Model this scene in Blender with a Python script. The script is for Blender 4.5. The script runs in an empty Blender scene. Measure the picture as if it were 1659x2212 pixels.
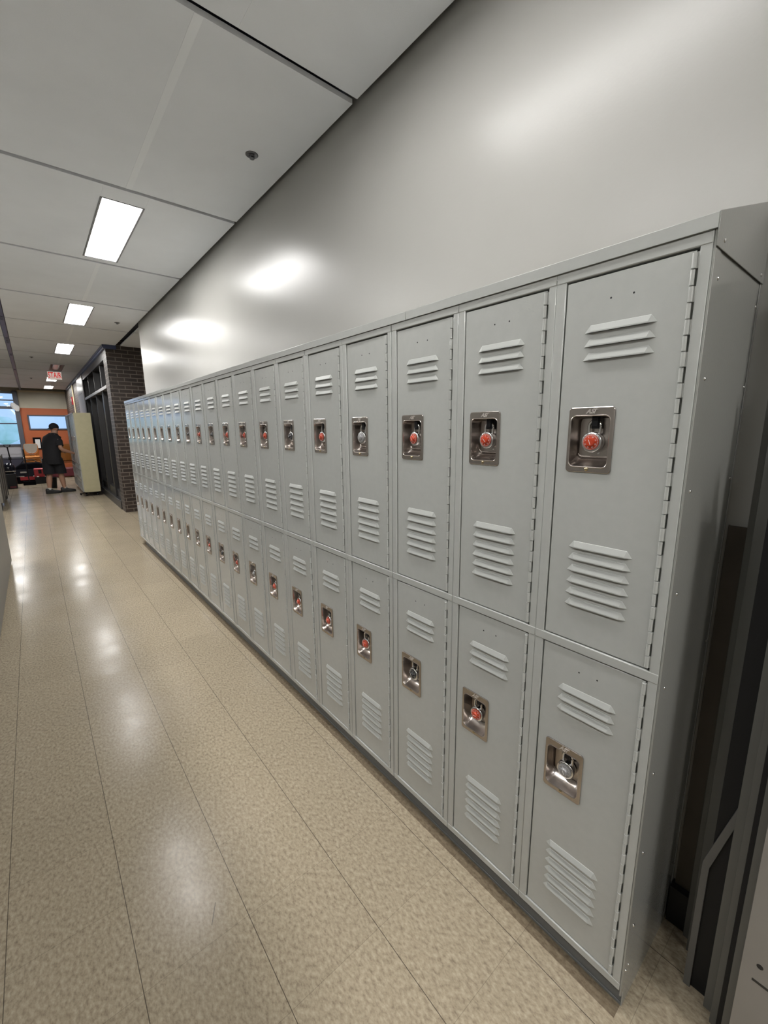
import bpy, bmesh, math, random
from mathutils import Vector, Matrix, Euler
random.seed(7)
SC = bpy.context.scene
COL = SC.collection
PI = math.pi

# ------------------------------------------------------------------ materials
def mat(name, col, rough=0.5, metal=0.0, spec=0.5, bump=0.0, bscale=200.0, vary=0.0, vscale=5.0, coat=0.0):
    m = bpy.data.materials.new(name); m.use_nodes = True
    nt = m.node_tree; b = nt.nodes['Principled BSDF']
    b.inputs['Base Color'].default_value = (*col, 1)
    b.inputs['Roughness'].default_value = rough
    b.inputs['Metallic'].default_value = metal
    b.inputs['Specular IOR Level'].default_value = spec
    b.inputs['Coat Weight'].default_value = coat
    b.inputs['Coat Roughness'].default_value = 0.08
    tc = nt.nodes.new('ShaderNodeTexCoord')
    if vary > 0:
        n = nt.nodes.new('ShaderNodeTexNoise'); n.inputs['Scale'].default_value = vscale; n.inputs['Detail'].default_value = 5
        nt.links.new(tc.outputs['Object'], n.inputs['Vector'])
        r = nt.nodes.new('ShaderNodeValToRGB')
        r.color_ramp.elements[0].position = 0.3; r.color_ramp.elements[1].position = 0.7
        r.color_ramp.elements[0].color = (*[c*(1-vary) for c in col], 1)
        r.color_ramp.elements[1].color = (*[min(1, c*(1+vary)) for c in col], 1)
        nt.links.new(n.outputs['Fac'], r.inputs['Fac']); nt.links.new(r.outputs['Color'], b.inputs['Base Color'])
    if bump > 0:
        n = nt.nodes.new('ShaderNodeTexNoise'); n.inputs['Scale'].default_value = bscale; n.inputs['Detail'].default_value = 2
        nt.links.new(tc.outputs['Object'], n.inputs['Vector'])
        bp = nt.nodes.new('ShaderNodeBump'); bp.inputs['Strength'].default_value = bump; bp.inputs['Distance'].default_value = 0.002
        nt.links.new(n.outputs['Fac'], bp.inputs['Height']); nt.links.new(bp.outputs['Normal'], b.inputs['Normal'])
    return m

def emit(name, col, strength):
    m = bpy.data.materials.new(name); m.use_nodes = True
    b = m.node_tree.nodes['Principled BSDF']
    b.inputs['Base Color'].default_value = (0.8, 0.8, 0.8, 1)
    b.inputs['Emission Color'].default_value = (*col, 1)
    b.inputs['Emission Strength'].default_value = strength
    return m

M = {}
M['locker'] = mat('locker_grey_enamel', (0.428, 0.440, 0.425), 0.10, 0, 0.5, bump=0.05, bscale=240, vary=0.02, vscale=40)
M['louvre'] = mat('louvre_grey_enamel', (0.40, 0.412, 0.398), 0.32, 0, 0.3)
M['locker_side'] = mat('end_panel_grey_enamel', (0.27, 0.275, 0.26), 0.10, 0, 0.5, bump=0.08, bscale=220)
M['base_grey'] = mat('plinth_dark_grey', (0.13, 0.135, 0.135), 0.35)
M['dark'] = mat('gap_shade_black', (0.012, 0.012, 0.013), 0.9)  # black stands for shade in gaps, louvre slots, holes and open lockers
M['steel'] = mat('brushed_stainless', (0.52, 0.475, 0.445), 0.25, 1.0, bump=0.05, bscale=500)
M['emblem'] = mat('raised_emblem', (0.62, 0.58, 0.55), 0.35, 0.6)
M['chrome'] = mat('chrome', (0.78, 0.78, 0.78), 0.12, 1.0)
M['brass'] = mat('brass_rivet', (0.62, 0.52, 0.33), 0.22, 1.0)
M['black_plastic'] = mat('black_plastic', (0.008, 0.008, 0.010), 0.4, 0, 0.3)
M['lock_body'] = mat('padlock_steel', (0.78, 0.78, 0.79), 0.24, 1.0)
M['dial_red'] = mat('dial_red', (0.46, 0.05, 0.02), 0.25, 0, 0.5)
M['dial_black'] = mat('dial_black', (0.014, 0.015, 0.02), 0.25, 0, 0.5)
M['dial_silver'] = mat('dial_silver', (0.30, 0.30, 0.31), 0.35, 0.3, 0.5)
M['mark_white'] = mat('marking_white', (0.8, 0.78, 0.75), 0.5)
M['mark_black'] = mat('marking_black', (0.02, 0.02, 0.02), 0.5)
M['wall'] = mat('wall_satin_paint', (0.37, 0.365, 0.345), 0.29, 0, 0.27, bump=0.10, bscale=110, vary=0.015, vscale=3)
M['wall_beige'] = mat('wall_beige', (0.42, 0.385, 0.30), 0.5, vary=0.04, vscale=4)
M['orange'] = mat('wall_orange', (0.40, 0.10, 0.03), 0.55, vary=0.06, vscale=3)
M['panel'] = mat('ceiling_panel', (0.83, 0.85, 0.885), 0.85, 0, 0.2, bump=0.25, bscale=420, vary=0.03, vscale=2.5)
M['panel_strip'] = mat('ceiling_joint_strip', (0.88, 0.90, 0.93), 0.6)
M['plenum'] = mat('ceiling_slot_dark', (0.13, 0.135, 0.18), 0.8)
M['track'] = mat('track_dark_blue', (0.05, 0.065, 0.14), 0.3)
M['white_metal'] = mat('fixture_white', (0.78, 0.78, 0.78), 0.35)
M['fixture_frame'] = mat('fixture_frame_grey', (0.22, 0.22, 0.23), 0.5)
M['lamp'] = emit('lamp_diffuser', (1.0, 0.985, 0.955), 58.0)
M['lamp_dim'] = emit('lamp_diffuser_dim', (1.0, 0.985, 0.955), 33.0)
M['lamp_off'] = mat('lamp_diffuser_unlit', (0.62, 0.58, 0.58), 0.25)
M['reflector_off'] = mat('reflector_unlit_red_tint', (0.6, 0.5, 0.5), 0.2)  # red reflection of the sign tinted into the unlit colours
M['sprinkler'] = mat('sprinkler_metal', (0.16, 0.16, 0.17), 0.35, 0.8)
M['bronze'] = mat('dark_bronze_frame', (0.022, 0.021, 0.022), 0.35)
M['bronze_light'] = mat('worn_bronze_rail', (0.22, 0.21, 0.21), 0.35)
M['dark_glass'] = mat('dark_glass', (0.008, 0.008, 0.010), 0.05, 0, 0.5)
M['rubber'] = mat('black_cove_base', (0.012, 0.012, 0.013), 0.5)
M['cream'] = mat('cream_enamel', (0.42, 0.385, 0.245), 0.4, vary=0.04, vscale=12)
M['old_front'] = mat('old_locker_grey', (0.33, 0.34, 0.33), 0.22)
M['shirt'] = mat('black_cotton', (0.012, 0.012, 0.015), 0.9)
M['shorts'] = mat('black_shorts', (0.009, 0.009, 0.012), 0.9)
M['skin'] = mat('skin', (0.42, 0.235, 0.16), 0.5)
M['sock'] = mat('white_sock', (0.6, 0.58, 0.54), 0.9)
M['shoe'] = mat('black_shoe', (0.012, 0.011, 0.012), 0.6)
M['chair_orange'] = mat('chair_orange', (0.56, 0.20, 0.03), 0.4)
M['chair_brown'] = mat('chair_ochre', (0.33, 0.13, 0.03), 0.4)
M['chair_grey'] = mat('chair_grey_pad', (0.36, 0.345, 0.30), 0.6)
M['red'] = mat('red_plastic', (0.40, 0.02, 0.03), 0.4)
M['sign_white'] = mat('sign_white', (0.80, 0.74, 0.70), 0.4)
M['sign_face'] = emit('sign_face_lit', (1.0, 0.84, 0.76), 0.42)
M['sign_red'] = emit('sign_letter_lit', (1.0, 0.05, 0.04), 0.42); M['sign_red'].node_tree.nodes['Principled BSDF'].inputs['Base Color'].default_value = (0.5, 0.02, 0.02, 1)
M['black_gloss'] = mat('black_gloss', (0.01, 0.011, 0.02), 0.08)
M['black_cloth'] = mat('black_cloth', (0.006, 0.006, 0.008), 1.0, 0, 0.04)
M['paper'] = mat('paper', (0.75, 0.75, 0.75), 0.7)
M['maroon'] = mat('maroon', (0.12, 0.015, 0.025), 0.5)
M['navy_frame'] = mat('navy_grey_frame', (0.075, 0.08, 0.10), 0.4)
M['spandrel'] = mat('spandrel_pale_grey', (0.42, 0.42, 0.46), 0.5)
M['dark_base'] = mat('dark_heater_casing', (0.035, 0.035, 0.06), 0.5)
M['pale_metal'] = mat('pale_metal_panel', (0.42, 0.41, 0.43), 0.3, vary=0.10, vscale=3)
M['conduit'] = mat('conduit_cream', (0.62, 0.53, 0.36), 0.4)
M['stack_grey'] = mat('loose_panel_grey', (0.13, 0.13, 0.12), 0.45, vary=0.04, vscale=10)
M['stack_mid'] = mat('bent_trim_grey', (0.13, 0.13, 0.125), 0.4)
M['stack_light'] = mat('loose_panel_light_grey', (0.25, 0.235, 0.22), 0.35, vary=0.04, vscale=8)
M['stack_brown'] = mat('loose_panel_brown', (0.075, 0.06, 0.045), 0.5, vary=0.15, vscale=6)
M['stack_shade'] = mat('stack_shade_black', (0.006, 0.006, 0.007), 0.7)  # black stands for the shade between the loose panels
M['leaf'] = mat('hedge_green', (0.75, 0.98, 0.80), 0.9, vary=0.12, vscale=1.2)
M['outside'] = mat('outside_ground', (0.75, 0.85, 0.8), 0.9)
M['far_side'] = mat('backs_of_lockers', (0.27, 0.265, 0.25), 0.5, vary=0.03, vscale=10)
M['stripe_dark'] = mat('dark_stripe', (0.05, 0.048, 0.045), 0.5)
M['post_grey'] = mat('weathered_grey_metal', (0.20, 0.19, 0.17), 0.5, vary=0.2, vscale=25)

# window glass: simple clear pane with a faint reflection
g = bpy.data.materials.new('window_glass'); g.use_nodes = True
nt = g.node_tree; nt.nodes.remove(nt.nodes['Principled BSDF'])
tr = nt.nodes.new('ShaderNodeBsdfTransparent'); gl = nt.nodes.new('ShaderNodeBsdfGlossy'); gl.inputs['Roughness'].default_value = 0.02
fr = nt.nodes.new('ShaderNodeFresnel'); fr.inputs['IOR'].default_value = 1.45
mx = nt.nodes.new('ShaderNodeMixShader')
nt.links.new(fr.outputs[0], mx.inputs[0]); nt.links.new(tr.outputs[0], mx.inputs[1]); nt.links.new(gl.outputs[0], mx.inputs[2])
nt.links.new(mx.outputs[0], nt.nodes['Material Output'].inputs['Surface'])
M['glass'] = g

def brick_mat(name, c1, c2, mortar):
    m = bpy.data.materials.new(name); m.use_nodes = True
    nt = m.node_tree; b = nt.nodes['Principled BSDF']
    tc = nt.nodes.new('ShaderNodeTexCoord'); sp = nt.nodes.new('ShaderNodeSeparateXYZ')
    nt.links.new(tc.outputs['Object'], sp.inputs[0])
    ad = nt.nodes.new('ShaderNodeMath'); ad.operation = 'ADD'
    nt.links.new(sp.outputs[0], ad.inputs[0]); nt.links.new(sp.outputs[1], ad.inputs[1])
    cb = nt.nodes.new('ShaderNodeCombineXYZ'); nt.links.new(ad.outputs[0], cb.inputs[0]); nt.links.new(sp.outputs[2], cb.inputs[1])
    br = nt.nodes.new('ShaderNodeTexBrick')
    br.inputs['Color1'].default_value = (*c1, 1); br.inputs['Color2'].default_value = (*c2, 1); br.inputs['Mortar'].default_value = (*mortar, 1)
    br.inputs['Scale'].default_value = 1.0; br.inputs['Mortar Size'].default_value = 0.007; br.inputs['Mortar Smooth'].default_value = 0.1
    br.inputs['Brick Width'].default_value = 0.205; br.inputs['Row Height'].default_value = 0.0685; br.inputs['Bias'].default_value = 0.0
    nt.links.new(cb.outputs[0], br.inputs['Vector'])
    nt.links.new(br.outputs['Color'], b.inputs['Base Color'])
    b.inputs['Roughness'].default_value = 0.45
    bp = nt.nodes.new('ShaderNodeBump'); bp.inputs['Strength'].default_value = 0.6; bp.inputs['Distance'].default_value = 0.006; bp.invert = True
    nt.links.new(br.outputs['Fac'], bp.inputs['Height']); nt.links.new(bp.outputs['Normal'], b.inputs['Normal'])
    return m
M['brick'] = brick_mat('dark_brown_brick', (0.026, 0.018, 0.015), (0.046, 0.031, 0.025), (0.155, 0.13, 0.108))

def floor_mat():
    m = bpy.data.materials.new('vinyl_tile_floor'); m.use_nodes = True
    nt = m.node_tree; b = nt.nodes['Principled BSDF']; N = nt.nodes.new; L = nt.links.new
    tc = N('ShaderNodeTexCoord'); sp = N('ShaderNodeSeparateXYZ'); L(tc.outputs['Object'], sp.inputs[0])
    def math_(op, a, c=None, v=None):
        n = N('ShaderNodeMath'); n.operation = op
        if hasattr(a, 'links') or not isinstance(a, (int, float)): L(a, n.inputs[0])
        else: n.inputs[0].default_value = a
        if c is not None:
            if isinstance(c, (int, float)): n.inputs[1].default_value = c
            else: L(c, n.inputs[1])
        return n.outputs[0]
    T = 0.294
    u = math_('DIVIDE', math_('ADD', sp.outputs[0], 0.065 + 20*T), T)
    v = math_('DIVIDE', math_('ADD', sp.outputs[1], 20*0.2965 - 0.264), 0.2965)
    fu = math_('FRACT', u); fv = math_('FRACT', v)
    du = math_('MINIMUM', fu, math_('SUBTRACT', 1.0, fu)); dv = math_('MINIMUM', fv, math_('SUBTRACT', 1.0, fv))
    lu = math_('LESS_THAN', du, 0.0036); lv = math_('LESS_THAN', dv, 0.0026)
    # per-tile tone
    cb = N('ShaderNodeCombineXYZ'); L(math_('FLOOR', u), cb.inputs[0]); L(math_('FLOOR', v), cb.inputs[1])
    wn = N('ShaderNodeTexWhiteNoise'); wn.noise_dimensions = '3D'; L(cb.outputs[0], wn.inputs['Vector'])
    # chips
    mp = N('ShaderNodeMapping'); mp.inputs['Scale'].default_value = (1.0, 0.55, 1.0); mp.inputs['Rotation'].default_value = (0, 0, 0.5)
    L(tc.outputs['Object'], mp.inputs[0])
    n1 = N('ShaderNodeTexNoise'); n1.inputs['Scale'].default_value = 105; n1.inputs['Detail'].default_value = 5; n1.inputs['Roughness'].default_value = 0.62
    L(mp.outputs[0], n1.inputs['Vector'])
    r1 = N('ShaderNodeValToRGB'); e = r1.color_ramp.elements
    e[0].position = 0.28; e[0].color = (0.205, 0.166, 0.122, 1); e[1].position = 0.69; e[1].color = (0.45, 0.385, 0.285, 1)
    x = r1.color_ramp.elements.new(0.48); x.color = (0.338, 0.283, 0.205, 1)
    L(n1.outputs['Fac'], r1.inputs['Fac'])
    n2 = N('ShaderNodeTexNoise'); n2.inputs['Scale'].default_value = 2.2; n2.inputs['Detail'].default_value = 3
    L(tc.outputs['Object'], n2.inputs['Vector'])
    tone = math_('ADD', 0.90, math_('ADD', math_('MULTIPLY', wn.outputs['Value'], 0.06), math_('MULTIPLY', n2.outputs['Fac'], 0.14)))
    hsv = N('ShaderNodeHueSaturation'); L(r1.outputs['Color'], hsv.inputs['Color']); L(tone, hsv.inputs['Value'])
    mxc = N('ShaderNodeMixRGB'); mxc.inputs[2].default_value = (0.055, 0.045, 0.035, 1)
    L(math_('MULTIPLY', lu, 0.85), mxc.inputs[0]); L(hsv.outputs['Color'], mxc.inputs[1])
    mxd = N('ShaderNodeMixRGB'); mxd.inputs[2].default_value = (0.08, 0.065, 0.05, 1)
    L(math_('MULTIPLY', lv, 0.38), mxd.inputs[0]); L(mxc.outputs[0], mxd.inputs[1])
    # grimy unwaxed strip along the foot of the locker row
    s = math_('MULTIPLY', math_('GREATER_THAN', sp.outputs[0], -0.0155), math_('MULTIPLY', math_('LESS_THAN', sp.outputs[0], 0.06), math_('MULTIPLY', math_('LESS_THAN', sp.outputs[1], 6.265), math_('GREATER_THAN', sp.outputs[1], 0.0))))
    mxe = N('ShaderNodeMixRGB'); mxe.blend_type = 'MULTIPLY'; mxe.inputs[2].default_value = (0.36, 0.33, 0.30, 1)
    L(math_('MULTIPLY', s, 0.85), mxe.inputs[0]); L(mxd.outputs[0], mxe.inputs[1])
    # one black scuff: distance to a short line
    ax, ay, bx_, by_ = -0.752, 0.905, -0.722, 0.965
    dxn, dyn = bx_-ax, by_-ay; ll = math.hypot(dxn, dyn); dxn /= ll; dyn /= ll
    px_ = math_('SUBTRACT', sp.outputs[0], ax); py_ = math_('SUBTRACT', sp.outputs[1], ay)
    al = math_('ADD', math_('MULTIPLY', px_, dxn), math_('MULTIPLY', py_, dyn))
    ac = math_('ABSOLUTE', math_('SUBTRACT', math_('MULTIPLY', px_, dyn), math_('MULTIPLY', py_, dxn)))
    sc = math_('MULTIPLY', math_('LESS_THAN', ac, 0.0013), math_('MULTIPLY', math_('GREATER_THAN', al, 0.0), math_('LESS_THAN', al, ll)))
    mxf = N('ShaderNodeMixRGB'); mxf.inputs[2].default_value = (0.07, 0.06, 0.05, 1)
    L(math_('MULTIPLY', sc, 0.8), mxf.inputs[0]); L(mxe.outputs[0], mxf.inputs[1])
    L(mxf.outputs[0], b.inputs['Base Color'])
    n3 = N('ShaderNodeTexNoise'); n3.inputs['Scale'].default_value = 3.0; n3.inputs['Detail'].default_value = 3; n3.inputs['Roughness'].default_value = 0.7
    L(tc.outputs['Object'], n3.inputs['Vector'])
    rr = N('ShaderNodeMapRange'); rr.inputs['To Min'].default_value = 0.16; rr.inputs['To Max'].default_value = 0.27
    rr.inputs['From Min'].default_value = 0.3; rr.inputs['From Max'].default_value = 0.7
    L(n3.outputs['Fac'], rr.inputs['Value']); L(rr.outputs[0], b.inputs['Roughness'])
    b.inputs['Specular IOR Level'].default_value = 0.13
    n4 = N('ShaderNodeTexNoise'); n4.inputs['Scale'].default_value = 7; n4.inputs['Detail'].default_value = 2
    L(tc.outputs['Object'], n4.inputs['Vector'])
    bp = N('ShaderNodeBump'); bp.inputs['Strength'].default_value = 0.10; bp.inputs['Distance'].default_value = 0.006
    L(n4.outputs['Fac'], bp.inputs['Height']); L(bp.outputs['Normal'], b.inputs['Normal'])
    return m
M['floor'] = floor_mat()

# ------------------------------------------------------------------ mesh helpers
class MB:
    def __init__(s): s.v = []; s.f = []; s.m = []
    def add(s, vs, fs, mi=0):
        o = len(s.v); s.v += [tuple(v) for v in vs]
        for f in fs: s.f.append(tuple(o+i for i in f)); s.m.append(mi)
        return s
    def box(s, x0, x1, y0, y1, z0, z1, mi=0):
        vs = [(x0,y0,z0),(x1,y0,z0),(x1,y1,z0),(x0,y1,z0),(x0,y0,z1),(x1,y0,z1),(x1,y1,z1),(x0,y1,z1)]
        return s.add(vs, [(0,3,2,1),(4,5,6,7),(0,1,5,4),(1,2,6,5),(2,3,7,6),(3,0,4,7)], mi)
    def obox(s, c, half, mtx, mi=0):
        vs = []
        for dz in (-1,1):
            for dx, dy in ((-1,-1),(1,-1),(1,1),(-1,1)):
                vs.append(Vector(c) + mtx @ Vector((dx*half[0], dy*half[1], dz*half[2])))
        return s.add(vs, [(0,3,2,1),(4,5,6,7),(0,1,5,4),(1,2,6,5),(2,3,7,6),(3,0,4,7)], mi)
    def loops(s, ls, mi=0, cap0=False, cap1=False):
        n = len(ls[0]); vs = [p for l in ls for p in l]; fs = []
        for k in range(len(ls)-1):
            for i in range(n):
                j = (i+1) % n
                fs.append((k*n+i, k*n+j, (k+1)*n+j, (k+1)*n+i))
        if cap0: fs.append(tuple(reversed(range(n))))
        if cap1: fs.append(tuple((len(ls)-1)*n+i for i in range(n)))
        return s.add(vs, fs, mi)
    def lathe(s, prof, c, axis='-x', n=24, mi=0, cap=True):
        ls = []
        for r, t in prof:
            l = []
            for i in range(n):
                a = 2*PI*i/n; p, q = r*math.cos(a), r*math.sin(a)
                if axis == '-x': l.append((c[0]-t, c[1]+p, c[2]+q))
                elif axis == 'z': l.append((c[0]+p, c[1]+q, c[2]+t))
                elif axis == 'y': l.append((c[0]+p, c[1]+t, c[2]+q))
            ls.append(l)
        return s.loops(ls, mi, cap, cap)
    def tube(s, pts, r, n=8, mi=0, cap=True):
        pts = [Vector(p) for p in pts]; ls = []
        up = Vector((0.13, 0.27, 0.95)).normalized()
        for i, p in enumerate(pts):
            d = (pts[min(i+1, len(pts)-1)] - pts[max(i-1, 0)]).normalized()
            a = d.cross(up)
            if a.length < 1e-3: a = d.cross(Vector((1,0,0)))
            a.normalize(); b = d.cross(a).normalized()
            rr = r[i] if isinstance(r, (list, tuple)) else r
            ls.append([p + a*rr*math.cos(2*PI*k/n) + b*rr*math.sin(2*PI*k/n) for k in range(n)])
        return s.loops(ls, mi, cap, cap)
    def prism(s, poly, axis, a, b, mi=0):
        # poly: 2D points; axis: extrusion axis
        def P(p, t):
            return {'x': (t, p[0], p[1]), 'y': (p[0], t, p[1]), 'z': (p[0], p[1], t)}[axis]
        return s.loops([[P(p, a) for p in poly], [P(p, b) for p in poly]], mi, True, True)
    def mesh(s, name, mats, smooth=False, bevel=0.0, seg=2, bang=30, ang=38):
        bm = bmesh.new()
        vs = [bm.verts.new(v) for v in s.v]
        for f, mi in zip(s.f, s.m):
            try:
                fc = bm.faces.new([vs[i] for i in f]); fc.material_index = mi
            except ValueError: pass
        bmesh.ops.recalc_face_normals(bm, faces=bm.faces)
        if bevel > 0:
            es = [e for e in bm.edges if len(e.link_faces) == 2 and e.calc_face_angle(0) > math.radians(bang)]
            res = bmesh.ops.bevel(bm, geom=es, offset=bevel, segments=seg, profile=0.5, affect='EDGES', clamp_overlap=True)
            for f in res['faces']: f.smooth = True
        if smooth:
            for f in bm.faces: f.smooth = True
            lim = math.radians(ang)
            for e in bm.edges:
                if len(e.link_faces) == 2 and e.calc_face_angle(0) > lim: e.smooth = False
        me = bpy.data.meshes.new(name); bm.to_mesh(me); bm.free()
        for k in mats: me.materials.append(M[k])
        return me
    def build(s, name, mats, parent=None, loc=(0,0,0), rot=(0,0,0), **k):
        if isinstance(mats, str): mats = [mats]
        return link(name, s.mesh(name, mats, **k), parent, loc, rot)

def link(name, me, parent=None, loc=(0,0,0), rot=(0,0,0)):
    o = bpy.data.objects.new(name, me); COL.objects.link(o)
    o.location = loc; o.rotation_euler = rot
    if parent: o.parent = parent
    return o
def tag(o, label, cat, group=None, kind=None):
    o['label'] = label; o['category'] = cat
    if group: o['group'] = group
    if kind: o['kind'] = kind
    return o
def thing(name, label, cat, loc=(0,0,0), rot=(0,0,0), group=None):
    return tag(link(name, None, None, loc, rot), label, cat, group)
def struct(o): o['kind'] = 'structure'; return o
def copy_tree(o, parent=None):
    c = o.copy(); COL.objects.link(c)
    if parent: c.parent = parent
    for ch in o.children: copy_tree(ch, c)
    return c
def rrect(y0, y1, z0, z1, r, x, n=8):
    pts = []
    for cy, cz, a0 in ((y1-r, z1-r, 0), (y0+r, z1-r, 90), (y0+r, z0+r, 180), (y1-r, z0+r, 270)):
        for i in range(n+1):
            a = math.radians(a0 + 90*i/n); pts.append((x, cy + r*math.cos(a), cz + r*math.sin(a)))
    return pts
def text_mesh(body, size, ext=0.0003, shear=0.0, align='CENTER', bevel=0.0, space=1.0):
    cu = bpy.data.curves.new('lettering', 'FONT'); cu.body = body; cu.size = size; cu.extrude = ext; cu.shear = shear
    cu.align_x = align; cu.align_y = 'CENTER'; cu.resolution_u = 3; cu.bevel_depth = bevel; cu.space_character = space
    o = bpy.data.objects.new('lettering', cu); COL.objects.link(o)
    bpy.context.view_layer.update()
    dg = bpy.context.evaluated_depsgraph_get()
    me = bpy.data.meshes.new_from_object(o.evaluated_get(dg))
    vs = [tuple(v.co) for v in me.vertices]; fs = [tuple(p.vertices) for p in me.polygons]
    bpy.data.objects.remove(o); bpy.data.curves.remove(cu); bpy.data.meshes.remove(me)
    return vs, fs
def text_on(mb, body, size, mtx, mi, **k):
    vs, fs = text_mesh(body, size, **k)
    mb.add([mtx @ Vector(v) for v in vs], fs, mi)
# text plane facing -X : text right -> -Y? (viewer looks towards +X, right hand is -Y), up -> +Z
def face_minus_x(c, rot=0.0):
    B = Matrix(((0,0,-1),(-1,0,0),(0,1,0)))
    return Matrix.Translation(Vector(c)) @ (B @ Matrix.Rotation(rot, 3, 'Z')).to_4x4()
def face_minus_y(c):
    B = Matrix(((1,0,0),(0,0,-1),(0,1,0)))
    return Matrix.Translation(Vector(c)) @ B.to_4x4()

# ------------------------------------------------------------------ dimensions
WX = 0.38            # face of the right wall
CZ = 3.01            # ceiling
FAR = 20.9           # far wall
LX = -2.56           # left wall
W12 = 0.3048
NCOL = 21

# ------------------------------------------------------------------ shell
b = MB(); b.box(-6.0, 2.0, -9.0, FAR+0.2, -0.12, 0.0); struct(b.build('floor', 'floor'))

# ceiling : panels hung below a dark deck, open joints between them
JY = [1.587 + 1.52*n for n in range(-7, 13)]
LIGHT_C = [3.91 + 3.04*n for n in range(-4, 6)]  # the two farthest pairs behind the viewer are added for fill light
LIGHT_C[3] = 0.78
b = MB()
b.box(-6.0, 2.0, -9.0, FAR+0.2, 3.115, 3.24, 1)
def pan(x0, x1, y0, y1): 
    if x1-x0 > 0.01 and y1-y0 > 0.01: b.box(x0, x1, y0, y1, CZ, CZ+0.022, 0)
for i in range(len(JY)-1):
    y0, y1 = JY[i]+0.019, JY[i+1]-0.019
    if y1 > FAR: y1 = FAR
    lit = [c for c in LIGHT_C if y0 < c < y1]
    for xa, xb, xc in ((-1.062, 0.352, -0.325), (-2.535, -1.128, -1.85)):
        if lit:
            c = lit[0]; f0, f1 = c-0.612, c+0.612
            pan(xa, xc-0.128, y0, y1); pan(xc+0.128, xb, y0, y1)
            pan(xc-0.128, xc+0.128, y0, f0); pan(xc-0.128, xc+0.128, f1, y1)
        else:
            pan(xa, xb, y0, y1); b.box(xc-0.017, xc+0.017, y0, y1, CZ-0.0012, CZ, 2)
    if y0 > 12.5: pan(-6.0, -2.60, y0, y1)
    if 7.0 < y0+1.4 and y0 < 9.0: pan(0.43, 1.9, max(y0, 7.0), min(y1, 9.0))
struct(b.build('ceiling', ['panel', 'plenum', 'panel_strip'], bevel=0.0010, seg=1))
b = MB(); b.box(-1.122, -1.068, -8.8, FAR-0.02, CZ-0.002, 3.07)
for y in (7.6, 9.3, 9.6, 11.2, 13.9): b.box(-1.112, -1.078, y, y+0.25, CZ-0.006, CZ-0.002, 1)
struct(b.build('trim_1', ['track', 'plenum']))

# right wall with its free end, black cove base
b = MB(); b.box(WX, WX+0.14, -8.8, 7.02, 0, 3.115); struct(b.build('wall_right', 'wall'))
b = MB(); b.box(WX-0.034, WX, -8.8, -0.006, 0.0, 0.128); struct(b.build('baseboard_right', 'rubber'))
b = MB(); b.box(1.9, 2.0, 6.9, FAR, 0, 3.115); b.box(WX+0.14, 1.9, 6.86, 7.0, 0, 3.115); struct(b.build('wall_alcove', 'wall'))
b = MB(); b.box(LX-0.14, LX, -8.8, 13.2, 0, 3.115); b.box(-6.0, LX, 13.06, 13.2, 0, 3.115); b.box(-6.14, -6.0, 13.06, FAR, 0, 3.115); struct(b.build('wall_left', 'wall'))
b = MB(); b.box(LX-0.14, WX+0.14, -8.94, -8.8, 0, 3.115); struct(b.build('wall_back', 'wall'))

# far wall with two openings
b = MB()
b.box(-1.20, 2.0, FAR, FAR+0.16, 2.366, 3.115, 1)
b.box(-1.20, -1.02, FAR, FAR+0.16, 0, 2.366, 0); b.box(0.15, 2.0, FAR, FAR+0.16, 0, 2.366, 0)
b.box(-1.02, 0.15, FAR, FAR+0.16, 0, 1.575, 0); b.box(-1.02, 0.15, FAR, FAR+0.16, 2.115, 2.366, 0)
b.box(-6.0, -1.20, FAR, FAR+0.16, 2.93, 3.115, 1); b.box(-6.0, -1.20, FAR, FAR+0.16, 0, 0.545, 2)
b.box(-6.0, -5.0, FAR, FAR+0.16, 0.545, 2.93, 1)
struct(b.build('wall_far', ['orange', 'wall_beige', 'dark_base']))
b = MB(); b.box(-1.2, 0.34, FAR-0.05, FAR, 2.945, CZ-0.003); struct(b.build('trim_2', 'conduit'))

# window_1 : tall glazing left of the orange wall
w1 = struct(link('window_1', None, None, (0, FAR, 0)))
b = MB()
b.box(-1.34, -1.20, -0.07, 0.10, 0.0, 2.96); b.box(-5.0, -4.92, -0.03, 0.08, 0.545, 2.93)
for x in (-2.25, -3.18, -4.1): b.box(x-0.03, x+0.03, -0.02, 0.08, 0.545, 2.93)
for z, h in ((0.545, .03), (1.015, .035), (1.80, .018), (2.37, .045), (2.635, .022), (2.90, .03)): b.box(-4.95, -1.3, -0.02, 0.08, z-h, z+h)
b.build('window_frame', 'navy_frame', w1, bevel=0.004, seg=1)
b = MB(); b.box(-4.95, -1.32, 0.02, 0.03, 1.04, 2.92); b.build('pane', 'glass', w1)
b = MB(); b.box(-4.95, -1.32, 0.02, 0.05, 0.56, 1.0); b.box(-4.95, -1.32, 0.01, 0.02, 0.69, 0.70); b.build('spandrel', 'spandrel', w1)
b = MB(); b.box(-4.95, -2.0, 0.015, 0.02, 2.37, 2.66); b.build('blind', 'spandrel', w1)
# window_2 : framed strip window in the orange wall
w2 = struct(link('window_2', None, None, (0, FAR, 0)))
b = MB(); b.box(-1.02, 0.15, -0.03, 0.10, 2.075, 2.125); b.box(-1.02, 0.15, -0.03, 0.10, 1.565, 1.617)
b.box(-1.02, -0.972, -0.03, 0.10, 1.6, 2.09); b.box(0.105, 0.155, -0.03, 0.10, 1.6, 2.09)
b.build('window_frame', 'navy_frame', w2, bevel=0.004, seg=1)
b = MB(); b.box(-0.98, 0.11, 0.04, 0.05, 1.61, 2.08); b.build('pane', 'glass', w2)

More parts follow.
